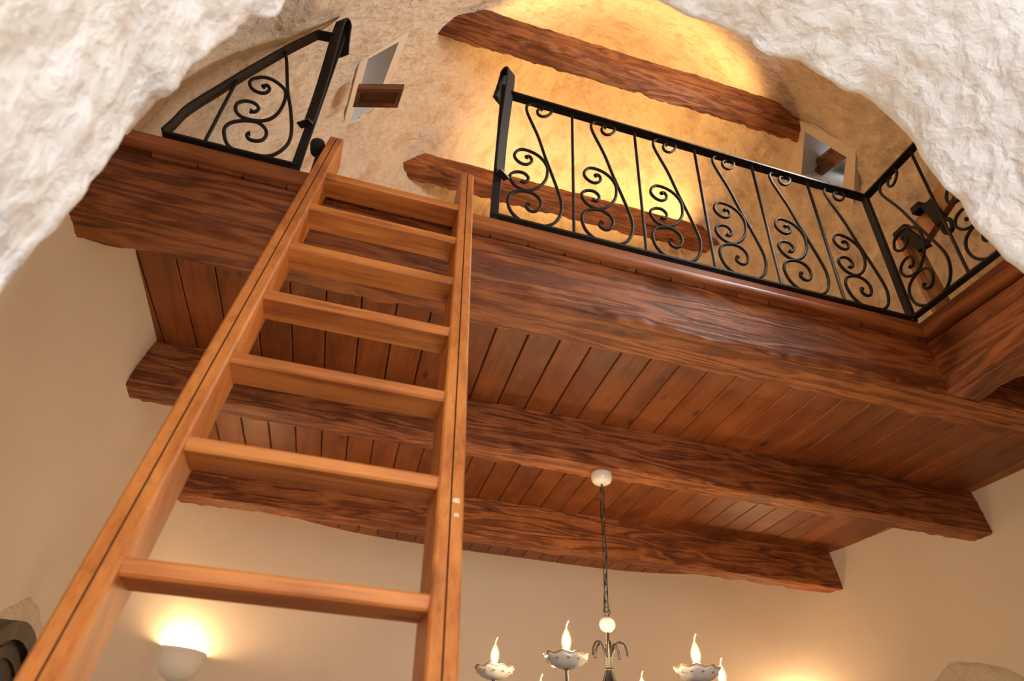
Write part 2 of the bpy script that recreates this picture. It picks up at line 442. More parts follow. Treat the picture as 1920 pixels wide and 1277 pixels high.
structure(tag(build_shell(zd, 430, 0, 2*math.pi, dome_disp, True).build('ceiling', M_dome), 'rough cream stone dome lit amber above the loft'))
structure(MB().add([(-3, -3, -1.15), (5, -3, -1.15), (5, 7, -1.15), (-3, 7, -1.15)], [(0, 1, 2, 3)]).build('floor', M_floor, smooth=False))
# wall with the open doorway behind the camera
eb = MB()
for c, s in (((-.42, -1.82, .25), (.80, .04, 2.8)), ((1.30, -1.82, .25), (.76, .04, 2.8)), ((.45, -1.82, 1.35), (.92, .04, .6))): eb.add(*cbox(c, s))
structure(eb.build('wall_entrance', M_arch, smooth=False))

# ================================================================== BEAMS, PLANKS, NOSING
def hewn(p0, p1, wid, hgt, seed, amp=1.0, wave=0.0, nl=190):
    """p0,p1: top centre of the ends; a square-hewn trunk with adzed faces and chipped arrises"""
    p0, p1 = np.array(p0, float), np.array(p1, float); L = np.linalg.norm(p1-p0); t = (p1-p0)/L
    s = N3(np.cross(t, (0, 0, 1))); up = np.array((0, 0, 1.0)); V = []
    per = []
    nw, nh, r = 9, 14, .012
    fw = [0, .02, .06, .14, .26, .38, .5, .62, .74, .86, .94, .98]; fh = [0, .015, .04, .09, .17, .26, .35, .44, .53, .62, .71, .80, .87, .93, .965, .985]
    for f in fw: per.append((-wid/2+wid*f, 0))
    for f in fh: per.append((wid/2, -hgt*f))
    for f in fw: per.append((wid/2-wid*f, -hgt))
    for f in fh: per.append((-wid/2, -hgt+hgt*f))
    m = len(per)
    for i in range(nl+1):
        u = L*i/nl
        sag = wave*n1((u*.8, seed*3.1, 0))
        for a, b in per:
            ca = min(abs(a+wid/2), abs(a-wid/2)); cb = min(abs(b), abs(b+hgt)); e = max(ca, cb)   # distance to the arris along the face
            ed = math.exp(-e/.014)
            q = (u, a*3+seed, b*3)
            d = amp*(.004*fn((u*2.2, a*4+seed, b*4), 2.0, 3)+.004*fn((u*3, a*9+seed, b*9), 5, 3))
            chip = 0.0
            if b < -.02: chip = amp*ed*(.002+.016*max(0, fn((u*5.0, seed, 0), 2.2, 3))+.007*abs(n1((u*14, seed, 0))))
            aa = a*(1-chip/(wid/2)) + (d if a > 0 else -d)*(1 if abs(a) > wid/2-1e-6 else 0)
            bb = b+(chip if b < -hgt*.5 else 0)*.8+(-d if b < -hgt+1e-6 else 0)
            V.append(p0+t*u+s*aa+up*(bb+sag*(1 if b < -hgt*.5 else 0)))
    F = grid_faces(nl+1, m, False, True); F.append(tuple(range(m))[::-1]); F.append(tuple(range(nl*m, (nl+1)*m)))
    return MB().add(V, F)
ZP = H                       # underside of planks
hb = .243
bm = hewn((-1.05, 1.70+.095, ZP), (3.66, 1.70+.095, ZP), .19, hb, 1.3, 1.0, .006, 260).build('loft_beam', M_beam, sharp=60)
tag(bm, 'thick dark brown hewn beam along the loft front edge under the railing', 'beam', 'hewn loft beams')
bm = hewn((-1.02, 1.655*H+.072, ZP-.001), (3.66, 1.655*H+.072, ZP-.001), .145, hb, 5.2, 1.0, .004, 260).build('loft_beam', M_beam, sharp=60)
tag(bm, 'brown hewn beam in the middle of the loft ceiling that carries the chandelier', 'beam', 'hewn loft beams')
bm = hewn((-.99, 2.360*H+.072, ZP-.001), (3.72, 2.360*H+.072, ZP-.001), .145, .25, 9.7, 1.0, .004, 260).build('loft_beam', M_beam, sharp=60)
tag(bm, 'brown hewn beam nearest the cream back wall', 'beam', 'hewn loft beams')
bm = hewn((2.245+.08, 1.705, ZP), (2.245+.08, .72, ZP), .16, hb, 14.1, .9, .003, 90).build('loft_beam', M_beam_y, sharp=60)
tag(bm, 'short brown hewn beam joining the front beam at the right corner', 'beam', 'hewn loft beams')

# planks of the loft floor, seen from below, each a board with chamfered edges
SK = math.tan(math.radians(2.586)); PW = .0838*H; U0 = .2405*H
deck = empty('floor_loft', (1.33, 3.2, ZP)); structure(tag(deck, 'brown tongue-and-groove board floor of the loft seen from below'))
TH = .036
def back_y(x):
    a, b, n, cx = shell_prm(ZP); k = min(.985, abs((x-cx)/a)); return CY+b*(1-k**n)**(1/n)
for k in range(-11, 23):
    u = U0+k*PW; g = .0022
    x0, x1 = u+g, u+PW-g
    yb = back_y((x0+x1)/2+SK*4.5)+.04
    ys = .72 if x0+SK*1.7 > 2.30 else 1.692
    if x1+SK*3 < -.96 or x0+SK*2 > 3.66: continue
    if x0+SK*1.7 < -.90: ys = 1.75
    c = .004; ys += random.uniform(-.003, .003)
    sec = [(x0, c), (x0+c, 0), (x1-c, 0), (x1, c), (x1, TH), (x0, TH)]
    V = []
    for y in (ys, yb): V += [(a+SK*y, y, ZP+b) for a, b in sec]
    n = 6; F = [(i, n+i, n+(i+1) % n, (i+1) % n) for i in range(n)]+[tuple(range(n)), tuple(range(n, 2*n))[::-1]]
    MB().add(V, F).build('plank', M_plank, deck, smooth=False)
# board closing the joints from above, its dark colour stands in for tongue shadows
MB().add(*cbox((1.33, 3.42, ZP+.05), (4.9, 3.40, .024))).build('joint_shadow_board', M_gap, deck, smooth=False)
MB().add(*cbox((2.97, 1.2, ZP+.05), (1.30, .98, .024))).build('joint_shadow_board', M_gap, deck, smooth=False)

# nosing: moulded board along the loft edge
nos = [(0, 0), (-.010, 0), (-.017, .004), (-.020, .012), (-.020, .030), (-.017, .040), (-.010, .046), (-.007, .048), (-.007, .078), (-.003, .083), (.05, .083), (.05, 0)]
NZ = 1.718
b = MB().add(*prism(nos, (-1.0, 1.698, NZ), (2.235, 1.698, NZ), (0, 1, 0), (0, 0, 1)))
structure(tag(b.build('trim_1', M_trim, smooth=True, sharp=35), 'moulded brown wooden nosing along the loft front'))
b = MB().add(*prism(nos, (2.237, 1.748, NZ), (2.237, .72, NZ), (1, 0, 0), (0, 0, 1)))
structure(tag(b.build('trim_2', M_trim_y, smooth=True, sharp=35), 'moulded brown wooden nosing along the loft side at right'))

# tie beams across the dome
bm = hewn((-.12, 2.20, 4.02), (2.62, 2.20, 4.02), .15, .17, 21.0, 1.6, .004, 150).build('tie_beam', M_beam, sharp=60)
tag(bm, 'rough dark wooden tie beam high in the dome, nearer the top of the picture', 'beam', 'tie beams across the dome')
bm = hewn((-.15, 3.42, 4.06), (2.85, 3.42, 4.06), .15, .16, 27.0, 1.8, .004, 150).build('tie_beam', M_beam, sharp=60)
tag(bm, 'rough wooden tie beam in the dome seen through the loft railing', 'beam', 'tie beams across the dome')

# ================================================================== RAILINGS
YR = 1.70
LONG = [(-0.139,2.548),(-0.147,2.552),(-0.157,2.541),(-0.162,2.523),(-0.156,2.504),(-0.139,2.499),(-0.119,2.511),(-0.101,2.537),(-0.098,2.562),(-0.109,2.577),(-0.134,2.580),(-0.165,2.577),(-0.189,2.569),(-0.206,2.552),(-0.212,2.526),(-0.204,2.486),(-0.182,2.427),(-0.153,2.347),(-0.122,2.233),(-0.091,2.132),(-0.065,2.043),(-0.051,1.978),(-0.053,1.927),(-0.068,1.880),(-0.092,1.848),(-0.122,1.830),(-0.154,1.823),(-0.196,1.824),(-0.226,1.838),(-0.251,1.863),(-0.265,1.899),(-0.267,1.936),(-0.252,1.971),(-0.220,1.991),(-0.183,1.998),(-0.152,1.985),(-0.136,1.957),(-0.139,1.926),(-0.153,1.902),(-0.171,1.894),(-0.188,1.901),(-0.194,1.915),(-0.186,1.929)]
SMALL = [(-0.202,2.201),(-0.194,2.211),(-0.183,2.204),(-0.179,2.186),(-0.188,2.167),(-0.207,2.154),(-0.229,2.157),(-0.247,2.174),(-0.253,2.195),(-0.244,2.222),(-0.223,2.242),(-0.190,2.244),(-0.157,2.233),(-0.131,2.210),(-0.114,2.179),(-0.111,2.147),(-0.116,2.100),(-0.135,2.057),(-0.159,2.026),(-0.190,2.004),(-0.220,2.004),(-0.245,2.016),(-0.262,2.041),(-0.266,2.062),(-0.257,2.083),(-0.236,2.098),(-0.211,2.100),(-0.195,2.088),(-0.190,2.072),(-0.197,2.052),(-0.209,2.044),(-0.218,2.050)]
LLONG = [(-0.547,2.445),(-0.526,2.378),(-0.484,2.214),(-0.456,2.132),(-0.429,2.038),(-0.416,1.970),(-0.417,1.920),(-0.430,1.881),(-0.451,1.848),(-0.481,1.832),(-0.521,1.826),(-0.554,1.826),(-0.580,1.832),(-0.603,1.851),(-0.621,1.885),(-0.631,1.922),(-0.623,1.954),(-0.596,1.980),(-0.565,1.994),(-0.536,1.996),(-0.512,1.980),(-0.498,1.958),(-0.495,1.930),(-0.504,1.908),(-0.523,1.898),(-0.543,1.900),(-0.553,1.913),(-0.554,1.926),(-0.546,1.930)]
LSMALL = [(-0.570,2.199),(-0.562,2.214),(-0.549,2.204),(-0.546,2.185),(-0.555,2.167),(-0.573,2.160),(-0.597,2.167),(-0.615,2.188),(-0.620,2.218),(-0.603,2.242),(-0.579,2.256),(-0.551,2.255),(-0.519,2.238),(-0.492,2.210),(-0.482,2.167),(-0.481,2.113),(-0.490,2.060),(-0.508,2.026),(-0.534,2.007),(-0.567,2.000),(-0.598,2.005),(-0.618,2.022),(-0.628,2.047),(-0.626,2.074),(-0.605,2.094),(-0.579,2.096),(-0.559,2.082),(-0.554,2.065),(-0.562,2.048),(-0.577,2.047)]
LRAIL = [(-0.800,1.824),(-0.784,1.885),(-0.772,1.950),(-0.744,2.024),(-0.708,2.105),(-0.671,2.190),(-0.613,2.317),(-0.547,2.455),(-0.502,2.539),(-0.459,2.619)]
RB = .0066
def scroll(pts, fx, name, parent, r=RB):
    P = catmull([fx(a, c) for a, c in pts], 3)
    rad = [r]*len(P); rad[0] = r*1.5; rad[1] = r*1.35; rad[-1] = r*1.5; rad[-2] = r*1.35
    if name == 'baluster_scroll': rad[0] = rad[1] = r
    MB().add(*tube(P, r, 8, rads=rad)).build(name, M_iron, parent)
def newel(x, y, side, parent, ztop):
    """flat post with a strap that bends over at the top and flares at its lower end"""
    MB().add(*cbox((x, y, (1.80+ztop-.1)/2), (.032, .012, ztop-.1-1.80), .002)).build('post', M_iron, parent, smooth=False)
    ang = math.radians(38)*side; bx, by = -math.sin(ang), math.cos(ang)      # direction of the roll-over
    wd = (math.cos(ang), math.sin(ang), 0)
    prof = [(-.036, 2.030), (-.020, 2.036), (-.012, 2.055), (-.010, 2.10), (-.012, 2.25), (-.018, 2.40), (-.026, 2.55), (-.030, ztop-.10)]
    for k in range(0, 11):
        a = math.pi*k/10; prof.append((-.010-.020*math.cos(a), ztop-.03+.03*math.sin(a)))
    prof += [(.018, ztop-.08), (.030, ztop-.14), (.040, ztop-.18)]
    MB().add(*ribbon([(x+bx*d, y+by*d, z) for d, z in catmull(prof, 2)], wd, .050, .007)).build('strap', M_iron, parent, smooth=False)
    MB().add(*ribbon([(x-bx*.040, y-by*.040, 2.0305), (x-bx*.012, y-by*.012, 2.033)], wd, .052, .006)).build('strap_lip', M_iron_gr, parent, smooth=False)
# front + right-hand railing, one welded frame
rail = empty('railing', (1.28, YR, 1.80))
tag(rail, 'long black wrought iron scroll railing running right and turning the loft corner', 'railing', 'iron loft railings')
newel(.352, YR, 1, rail, 2.745)
ZT = 2.585
XC = 2.207
MB().add(*ribbon([(.36, YR, ZT+.002), (XC+.02, YR, ZT-.010)], (0, 1, 0), .042, .009)).build('top_rail', M_iron, rail, smooth=False)
MB().add(*ribbon([(.34, YR, 1.820), (XC, YR, 1.820)], (0, 1, 0), .030, .009)).build('bottom_rail', M_iron, rail, smooth=False)
MB().add(*ribbon([(XC, YR+.021, ZT-.010), (XC, .71, ZT)], (1, 0, 0), .042, .009)).build('top_rail', M_iron, rail, smooth=False)
MB().add(*ribbon([(XC, YR, 1.820), (XC, .71, 1.820)], (1, 0, 0), .030, .009)).build('bottom_rail', M_iron, rail, smooth=False)
MB().add(*cbox((XC, YR, (1.80+ZT)/2), (.030, .030, ZT-1.80), .004)).build('corner_post', M_iron, rail, smooth=False)
for i in range(5):
    X = .668+.3015*i
    MB().add(*tube([(X, YR, 1.822), (X, YR, ZT-.004)], RB, 8)).build('bar', M_iron, rail)
for i in range(6):
    X = .668+.3015*i
    fx = lambda a, c, X=X: (X+a, YR, c)
    scroll(LONG, fx, 'long_scroll', rail); scroll(SMALL, lambda a, c, X=X: (X+a, YR, c), 'small_scroll', rail)
for i in range(3):
    Y = 1.40-.3015*i
    MB().add(*tube([(XC, Y, 1.822), (XC, Y, ZT-.006)], RB, 8)).build('bar', M_iron, rail)
    fy = lambda a, c, Y=Y: (XC, Y-a-.0, c)
    scroll(LONG, lambda a, c, Y=Y: (XC, Y-a, c), 'long_scroll', rail); scroll(SMALL, lambda a, c, Y=Y: (XC, Y-a, c), 'small_scroll', rail)
# short railing at the left, its top following the leaning wall
rl = empty('railing', (-.57, YR, 1.80))
tag(rl, 'short black wrought iron railing with a curved top against the left wall', 'railing', 'iron loft railings')
newel(-.365, YR, -1, rl, 2.755)
MB().add(*ribbon([(a, YR, c) for a, c in catmull(LRAIL, 3)]+[(-.458, YR, 2.622), (-.38, YR, 2.634)], (0, 1, 0), .042, .009)).build('top_rail', M_iron, rl, smooth=False)
MB().add(*ribbon([(-.80, YR, 1.820), (-.36, YR, 1.820)], (0, 1, 0), .030, .009)).build('bottom_rail', M_iron, rl, smooth=False)
MB().add(*tube([(-.670, YR, 1.822), (-.664, YR, 2.195)], RB, 8)).build('bar', M_iron, rl)
scroll(LLONG, lambda a, c: (a, YR, c), 'baluster_scroll', rl); scroll(LSMALL, lambda a, c: (a, YR, c), 'small_scroll', rl)

# ================================================================== LADDER
LDIR = np.array((.0216, .3563, 1.0)); LU = N3(LDIR)
LN = N3((0, 1, -.3563))                                   # into the ladder depth
PF = np.array((0, 1.58, 1.06*H))
def lad(z, x_at_top, dx=0.0, dn=0.0):
    """point on the front plane of the ladder at height z"""
    k = (z-PF[2]); base = PF+LDIR*k
    return np.array((x_at_top+(z-1.957)*.0216+dx, base[1], z))+LN*dn
lz0 = -1.13
foot = lad(lz0, -.01)
ladder = empty('ladder', (float(foot[0]), float(foot[1]), lz0-.01))
tag(ladder, 'orange pine ladder with flat treads leaning on the loft edge', 'ladder')
DEP = .112
for nm, xt in (('left', -.2505), ('right', .2260)):
    hw = .0237; g = .0006; gd = .008; c = .004
    sec = [(-hw, c), (-hw+c, 0), (-g-.0009, 0), (-g, gd), (g, gd), (g+.0009, 0), (hw-c, 0), (hw, c), (hw, DEP-c), (hw-c, DEP), (-hw+c, DEP), (-hw, DEP-c)]
    V = []; zs = [lz0, .0, .6, 1.2, 1.938, 1.950, 1.957]; ins = [0, 0, 0, 0, 0, .006, .012]
    if nm == 'right': zs = [z if z < 1.9 else z-.017 for z in zs]
    for z, s in zip(zs, ins):
        P0 = lad(z, xt)
        for a, b in sec:
            aa = a*(1-s/hw*.6); bb = b+s*(1-2*b/DEP)
            V.append(P0+np.array((aa, 0, 0))+LN*bb)
    F = grid_faces(len(zs), len(sec), False, True); F.append(tuple(range(len(sec)))[::-1]); F.append(tuple(range((len(zs)-1)*len(sec), len(zs)*len(sec))))
    so = MB().add(V, F).build('stile', M_stile, ladder, smooth=False); so.data.materials.append(M_groove_shade)
    for i in range(len(zs)-1):
        for j in (2, 3, 4): so.data.polygons[i*len(sec)+j].material_index = 1
for k in range(12):
    z = 1.653-.2292*k
    if z < lz0+.05: break
    dn0 = .003
    yy = lad(z, 0)[1]+dn0
    xl = -.2505+(z-1.957)*.0216+.022; xr = .2260+(z-1.957)*.0216-.022
    b = .004; tk = .026; dp = .088
    sec = [(0, -tk+b), (b, -tk), (dp-b, -tk), (dp, -tk+b), (dp, -b), (dp-b, 0), (b, 0), (0, -b)]
    MB().add(*prism(sec, (xl, yy, z), (xr, yy, z), (0, 1, 0), (0, 0, 1))).build('tread', M_tread, ladder, smooth=False)
for zc_, dx_, r_ in ((.455, .010, .0065), (.425, .011, .0045)):
    c_ = lad(zc_, .2260, dx_, -.0006); V = [c_+np.array((r_*(1+.3*math.sin(3*a+zc_*9))*math.cos(a), 0, 0))+LU*r_*1.1*(1+.25*math.cos(2*a))*math.sin(a) for a in np.linspace(0, 2*math.pi, 13)[:-1]]
    MB().add(V+[v+LN*.003 for v in V], [tuple(range(12))]+[(i, (i+1) % 12, 12+(i+1) % 12, 12+i) for i in range(12)]).build('paint_chip', M_chip, ladder, smooth=False)
# iron hooks with turned knobs holding the ladder on the loft
for xt, sg in ((-.2505, -1),):
    x = xt+sg*.048
    P = [(x, 1.650, 1.76), (x, 1.650, 1.845)]
    hk = MB().add(*tube(P, .007, 8)).build('hook', M_iron, ladder)
    kb = MB()
    V, F = lathe([(0, -.022), (.010, -.022), (.017, -.018), (.019, -.010), (.016, -.006), (.0185, -.002), (.0185, .006), (.015, .009), (.017, .013), (.012, .019), (0, .021)], (0, 0, 0), 16)
    V = [(x+v[2]*.35, 1.650-v[2]*.9+0*v[0], 1.865+v[1]) if False else (x-.006+v[0]*1.35, 1.640+v[2]*1.5, 1.872+v[1]*1.35) for v in V]
    kb.add(V, F).build('knob', M_iron_gr if False else M_iron, hk)
    MB().add(*cbox((xt+sg*.033, 1.650, 1.80), (.022, .03, .03), .003)).build('hook_plate', M_iron, ladder, smooth=False)

# ================================================================== NICHES IN THE DOME
def niche(key, name, label, margin):
    q = NICHE[key]; C = np.array(q['c']); n = q['n']; d = N3(q['d'])
    root = empty(name, tuple(map(float, q['o']))); structure(tag(root, label))
    cen = C.mean(0)
    inn = C+n*.014; back = C+d*q['depth']
    # recess
    V = list(inn)+list(back); F = [(i, (i+1) % 4, 4+(i+1) % 4, 4+i) for i in range(4)]+[(4, 5, 6, 7)]
    MB().add(V, F).build('recess', M_reveal, root, smooth=False)
    out = []
    for i in range(4):
        e0 = N3(C[i]-C[i-1]); e1 = N3(C[i]-C[(i+1) % 4]); out.append(C[i]+(e0*margin[i-1]+e1*margin[i]))
    out = np.array(out)
    V = list(inn)+list(out+n*.014)+list(out-n*.10); F = [(i, (i+1) % 4, 4+(i+1) % 4, 4+i) for i in range(4)]+[(4+i, 4+(i+1) % 4, 8+(i+1) % 4, 8+i) for i in range(4)]
    MB().add(V, F).build('surround', M_frame, root, smooth=False)
    return root, C, n, d
def panel_shutter(root, o, ux, uy, w_, h_, th, name='shutter'):
    """framed shutter: panel with raised stiles around a recessed field; o corner, ux/uy unit axes"""
    ux, uy = N3(ux), N3(uy); nn = N3(np.cross(ux, uy)); o = np.array(o, float)
    def bx(a0, a1, b0, b1, c0, c1):
        V = [o+ux*a+uy*b+nn*c for c in (c0, c1) for a, b in ((a0, b0), (a1, b0), (a1, b1), (a0, b1))]
        return V, [(0, 1, 2, 3)[::-1], (4, 5, 6, 7), (0, 1, 5, 4), (1, 2, 6, 5), (2, 3, 7, 6), (3, 0, 4, 7)]
    f = min(w_, h_)*.2
    s = MB().add(*bx(f, w_-f, f, h_-f, -th*.12, th*.12)).build(name, M_shutter, root, smooth=False)
    for a in (bx(0, w_, 0, f, -th/2, th/2), bx(0, w_, h_-f, h_, -th/2, th/2), bx(0, f, f, h_-f, -th/2, th/2), bx(w_-f, w_, f, h_-f, -th/2, th/2)):
        MB().add(*a).build('shutter_stile', M_shutter, s, smooth=False)
    return s
SHR = [(2.752, 2.398, 3.891), (2.733, 2.189, 3.770), (2.787, 2.151, 3.669), (2.843, 2.444, 3.794)]
def quad_shutter(root, Q, th):
    """framed shutter spanning the four corners Q"""
    Q = np.array(Q, float); ux = ((Q[1]-Q[0])+(Q[2]-Q[3]))/2; uy = ((Q[3]-Q[0])+(Q[2]-Q[1]))/2
    return panel_shutter(root, Q.mean(0)-ux/2-uy/2, ux, uy, float(np.linalg.norm(ux)), float(np.linalg.norm(uy)), th)
def niche_daylight(root, key, power):
    q = NICHE[key]; o = q['o']+N3(q['d'])*(q['depth']-.02)
    l = area_light('window_daylight', tuple(map(float, o)), tuple(map(float, -N3(q['d']))), .18, .16, power, (.95, .97, 1.0)); l.parent = root; l.location = l.location-root.location
rt, C, n, d = niche('left', 'window_1', 'plastered window niche high on the left of the dome with an open brown shutter', (.06, .05, .07, .012))
quad_shutter(rt, [(-.338, 2.362, 3.28), (-.095, 2.29, 3.28), (-.106, 2.415, 3.28), (-.354, 2.496, 3.28)], .045)
niche_daylight(rt, 'left', .30)
rt, C, n, d = niche('right', 'window_2', 'plastered window niche on the right of the dome with a wooden shutter inside', (.06, .10, .10, .05))
sh = quad_shutter(rt, SHR, .035)
hx = np.array(SHR[0])
MB().add(*tube(catmull([hx+np.array(p) for p in ((-.035, .01, .03), (-.02, .012, .012), (-.015, .008, -.01), (-.02, .016, -.022), (-.005, .02, -.03))], 4), .0045, 6)).build('latch', M_black, sh)
bc = C+N3(d)*.10
MB().add(*ribbon([bc[1]*.93+bc[0]*.07, bc[2]*.93+bc[3]*.07], bc[0]-bc[1], .03, .03)).build('casement_frame', M_shutter, rt, smooth=False)
niche_daylight(rt, 'right', .28)

# ================================================================== WOODEN STAND ON THE LOFT
st = empty('wooden_stand', (2.6, 1.80, 1.80))
tag(st, 'light wooden stand with black metal clamps behind the right end of the railing', 'stand')
def bar3(a, b, wdir, w_, t_): return ribbon([a, b], wdir, w_, t_)
MB().add(*bar3((2.60, 1.80, 1.79), (2.62, 1.87, 2.67), (.25, 1, 0), .060, .035)).build('upright', M_stand, st, smooth=False)
MB().add(*bar3((2.575, 1.83, 1.79), (2.585, 1.885, 2.64), (.25, 1, 0), .028, .03)).build('brace', M_stand, st, smooth=False)
MB().add(*bar3((2.62, 1.84, 2.53), (2.62, 1.50, 2.68), (0, .40, 1), .135, .040)).build('crossbar', M_stand, st, smooth=False)
MB().add(*cbox((2.585, 1.862, 2.615), (.05, .085, .05), .008)).build('clamp', M_black, st, smooth=False)
MB().add(*bar3((2.575, 1.845, 2.60), (2.575, 1.775, 2.42), (0, 1, .3), .070, .028)).build('clamp', M_black, st, smooth=False)
MB().add(*cbox((2.58, 1.725, 2.655), (.05, .06, .05), .006)).build('clamp', M_black, st, smooth=False)
lv = MB().add(*bar3((2.565, 1.665, 2.63), (2.565, 1.635, 2.46), (0, 1, .15), .060, .024)).build('lever', M_black, st, smooth=False)
MB().add(*tube([np.array((2.565, 1.622, 2.425))+np.array((0, .026*math.cos(a), .040*math.sin(a))) for a in np.linspace(0, 2*math.pi, 17)[:-1]], .011, 8, closed=True)).build('lever_eye', M_black, lv)

# ================================================================== CHANDELIER
AX, AY = 1.262, 2.89
ch = empty('chandelier', (AX, AY, .45))
tag(ch, 'wrought iron chandelier with porcelain dishes and lit flame bulbs on a chain', 'chandelier')
MB().add(*lathe([(0, 1.456), (.052, 1.456), (.0535, 1.448), (.0535, 1.428), (.050, 1.415), (.042, 1.404), (.030, 1.398), (.010, 1.396), (0, 1.396)], (AX, AY, 0), 32)).build('canopy', M_porc, ch)
MB().add(*tube([(AX, AY, 1.398), (AX, AY, 1.370)], .006, 10)).build('hook', M_iron_gr, ch)
zt, zb = 1.378, .790; nl = 15; pitch = (zt-zb)/nl
for k in range(nl):
    zc_ = zt-pitch*(k+.5); hl = pitch*.5+.0048; ww = .0095; P = []
    for j in range(16):
        a = 2*math.pi*j/16; px = ww*math.cos(a); pz = (hl-ww)*(1 if math.sin(a) > 0 else -1)+ww*math.sin(a)
        P.append((px, 0, pz))
    rot = math.radians(20 if k % 2 == 0 else 110)
    MB().add(*tube([(AX+p[0]*math.cos(rot), AY+p[0]*math.sin(rot), zc_+p[2]) for p in P], .0028, 6, closed=True)).build('chain_link', M_iron_gr, ch)
MB().add(*tube(catmull([(AX+.011*math.sin(z*14), AY+.011*math.cos(z*14), z) for z in np.linspace(1.37, .78, 15)], 3), .0022, 6)).build('cable', M_iron_gr, ch)
MB().add(*tube([(AX+.016*math.sin(a)*(1 if math.cos(a) > -.3 else .6), AY, .785+.022*math.cos(a)) for a in np.linspace(0, 2*math.pi, 17)[:-1]], .0028, 6, closed=True)).build('chain_link', M_iron_gr, ch)
MB().add(*lathe([(.004, .768)]+[(.036*math.sin(a), .733+.034*math.cos(a)) for a in np.linspace(.2, math.pi-.2, 14)]+[(.004, .698)], (AX, AY, 0), 28)).build('ball', M_porc, ch)
MB().add(*tube([(AX, AY, .70), (AX, AY, .36)], .0068, 12)).build('stem', M_iron_gr, ch)
MB().add(*lathe([(.0, .556), (.016, .556), (.018, .549), (.016, .542), (0, .542)], (AX, AY, 0), 16)).build('collar', M_iron_gr, ch)
BR, BT0 = .49, 48
for k in range(6):
    a = math.radians(BT0+60*k); ca, sa = math.cos(a), math.sin(a)
    DZ = (.012, -.028, .034, .018, 0, .008)[k]
    pt = lambda r, z: (AX+r*ca, AY+r*sa, z+DZ*min(1, r/.4)**2)
    # arm: springs from the stem, sweeps down and out, rises to the dish
    MB().add(*tube(catmull([pt(.010, .600), pt(.011, .549), pt(.022, .51), pt(.05, .455), pt(.10, .38), pt(.20, .31), pt(.32, .29), pt(.42, .32), pt(.475, .38), pt(BR, .455)], 5), .0062, 8)).build('arm', M_iron_gr, ch)
    # palm leaf curl above the collar
    for da, sc in ((0, 1.0),):
        a2 = a+math.radians(28); c2, s2 = math.cos(a2), math.sin(a2); big = 1.0 if k % 2 == 0 else .72
        MB().add(*tube(catmull([(AX+r*c2, AY+r*s2, z) for r, z in ((.009, .545), (.013, .590), (.024*big+.004, .630), (.045*big, .655*1), (.066*big, .650), (.080*big, .628), (.085*big, .598))], 4), .005, 7)).build('leaf_curl', M_iron_gr, ch)
    # scalloped porcelain dish
    V = []; prof = [(.012, .450), (.03, .452), (.055, .462), (.074, .480), (.084, .496), (.078, .494), (.066, .480), (.045, .468), (.014, .462)]
    for j in range(48):
        b = 2*math.pi*j/48
        for i, (r, z) in enumerate(prof):
            f = max(0, (r-.05)/.034); V.append((AX+BR*ca+r*(1+.03*f*math.cos(9*b))*math.cos(b), AY+BR*sa+r*(1+.03*f*math.cos(9*b))*math.sin(b), z+DZ+.004*f*math.cos(9*b)))
    ds = MB().add(V, grid_faces(48, len(prof), True, False)).build('drip_dish', M_porc, ch)
    MB().add(*tube([(AX+BR*ca+.083*(1+.03*math.cos(9*b))*math.cos(b), AY+BR*sa+.083*(1+.03*math.cos(9*b))*math.sin(b), .496+DZ+.004*math.cos(9*b)) for b in np.linspace(0, 2*math.pi, 73)[:-1]], .0022, 6, closed=True)).build('gilt_rim', M_gold, ds)
    for j in range(12):
        b = 2*math.pi*(j+.5)/12
        c_ = np.array((AX+BR*ca+.0765*math.cos(b), AY+BR*sa+.0765*math.sin(b), .476+DZ)); e = np.array((math.cos(b), math.sin(b), -.9)); e = N3(e); tq = np.array((-math.sin(b), math.cos(b), 0)); q2 = np.cross(e, tq)
        MB().add([c_+e*.0005+tq*.006, c_+e*.0005+q2*.004, c_+e*.0005-tq*.006, c_+e*.0005-q2*.005, c_-e*.004], [(0, 1, 2, 3), (0, 4, 1), (1, 4, 2), (2, 4, 3), (3, 4, 0)]).build('pierced_heart', M_gold, ds, smooth=False)
    MB().add(*lathe([(.0, .463), (.0165, .463), (.0165, .512), (.014, .515), (0, .515)], pt(BR, 0), 16)).build('candle_sleeve', M_sock, ch)
    bl = MB().add(*lathe([(.0, .514), (.010, .514), (.014, .522), (.0180, .535), (.0186, .548), (.0158, .562), (.0105, .576), (.0052, .587), (.0020, .593), (0, .594)], pt(BR, 0), 16)).build('flame_bulb', M_glass, ch)
    MB().add(*lathe([(.0, .520), (.006, .521), (.0105, .530), (.0125, .540), (.0118, .552), (.008, .565), (.003, .575), (0, .577)], pt(BR, 0), 14)).build('filament', M_bulb, bl)
    b0 = pt(BR, .588)
    MB().add(*tube(catmull([b0, (b0[0]+.001, b0[1], b0[2]+.012), (b0[0]+.005, b0[1], b0[2]+.022), (b0[0]+.009, b0[1], b0[2]+.030)], 3), .0022, 6, rads=None)).build('bulb_tip', M_tip, bl)

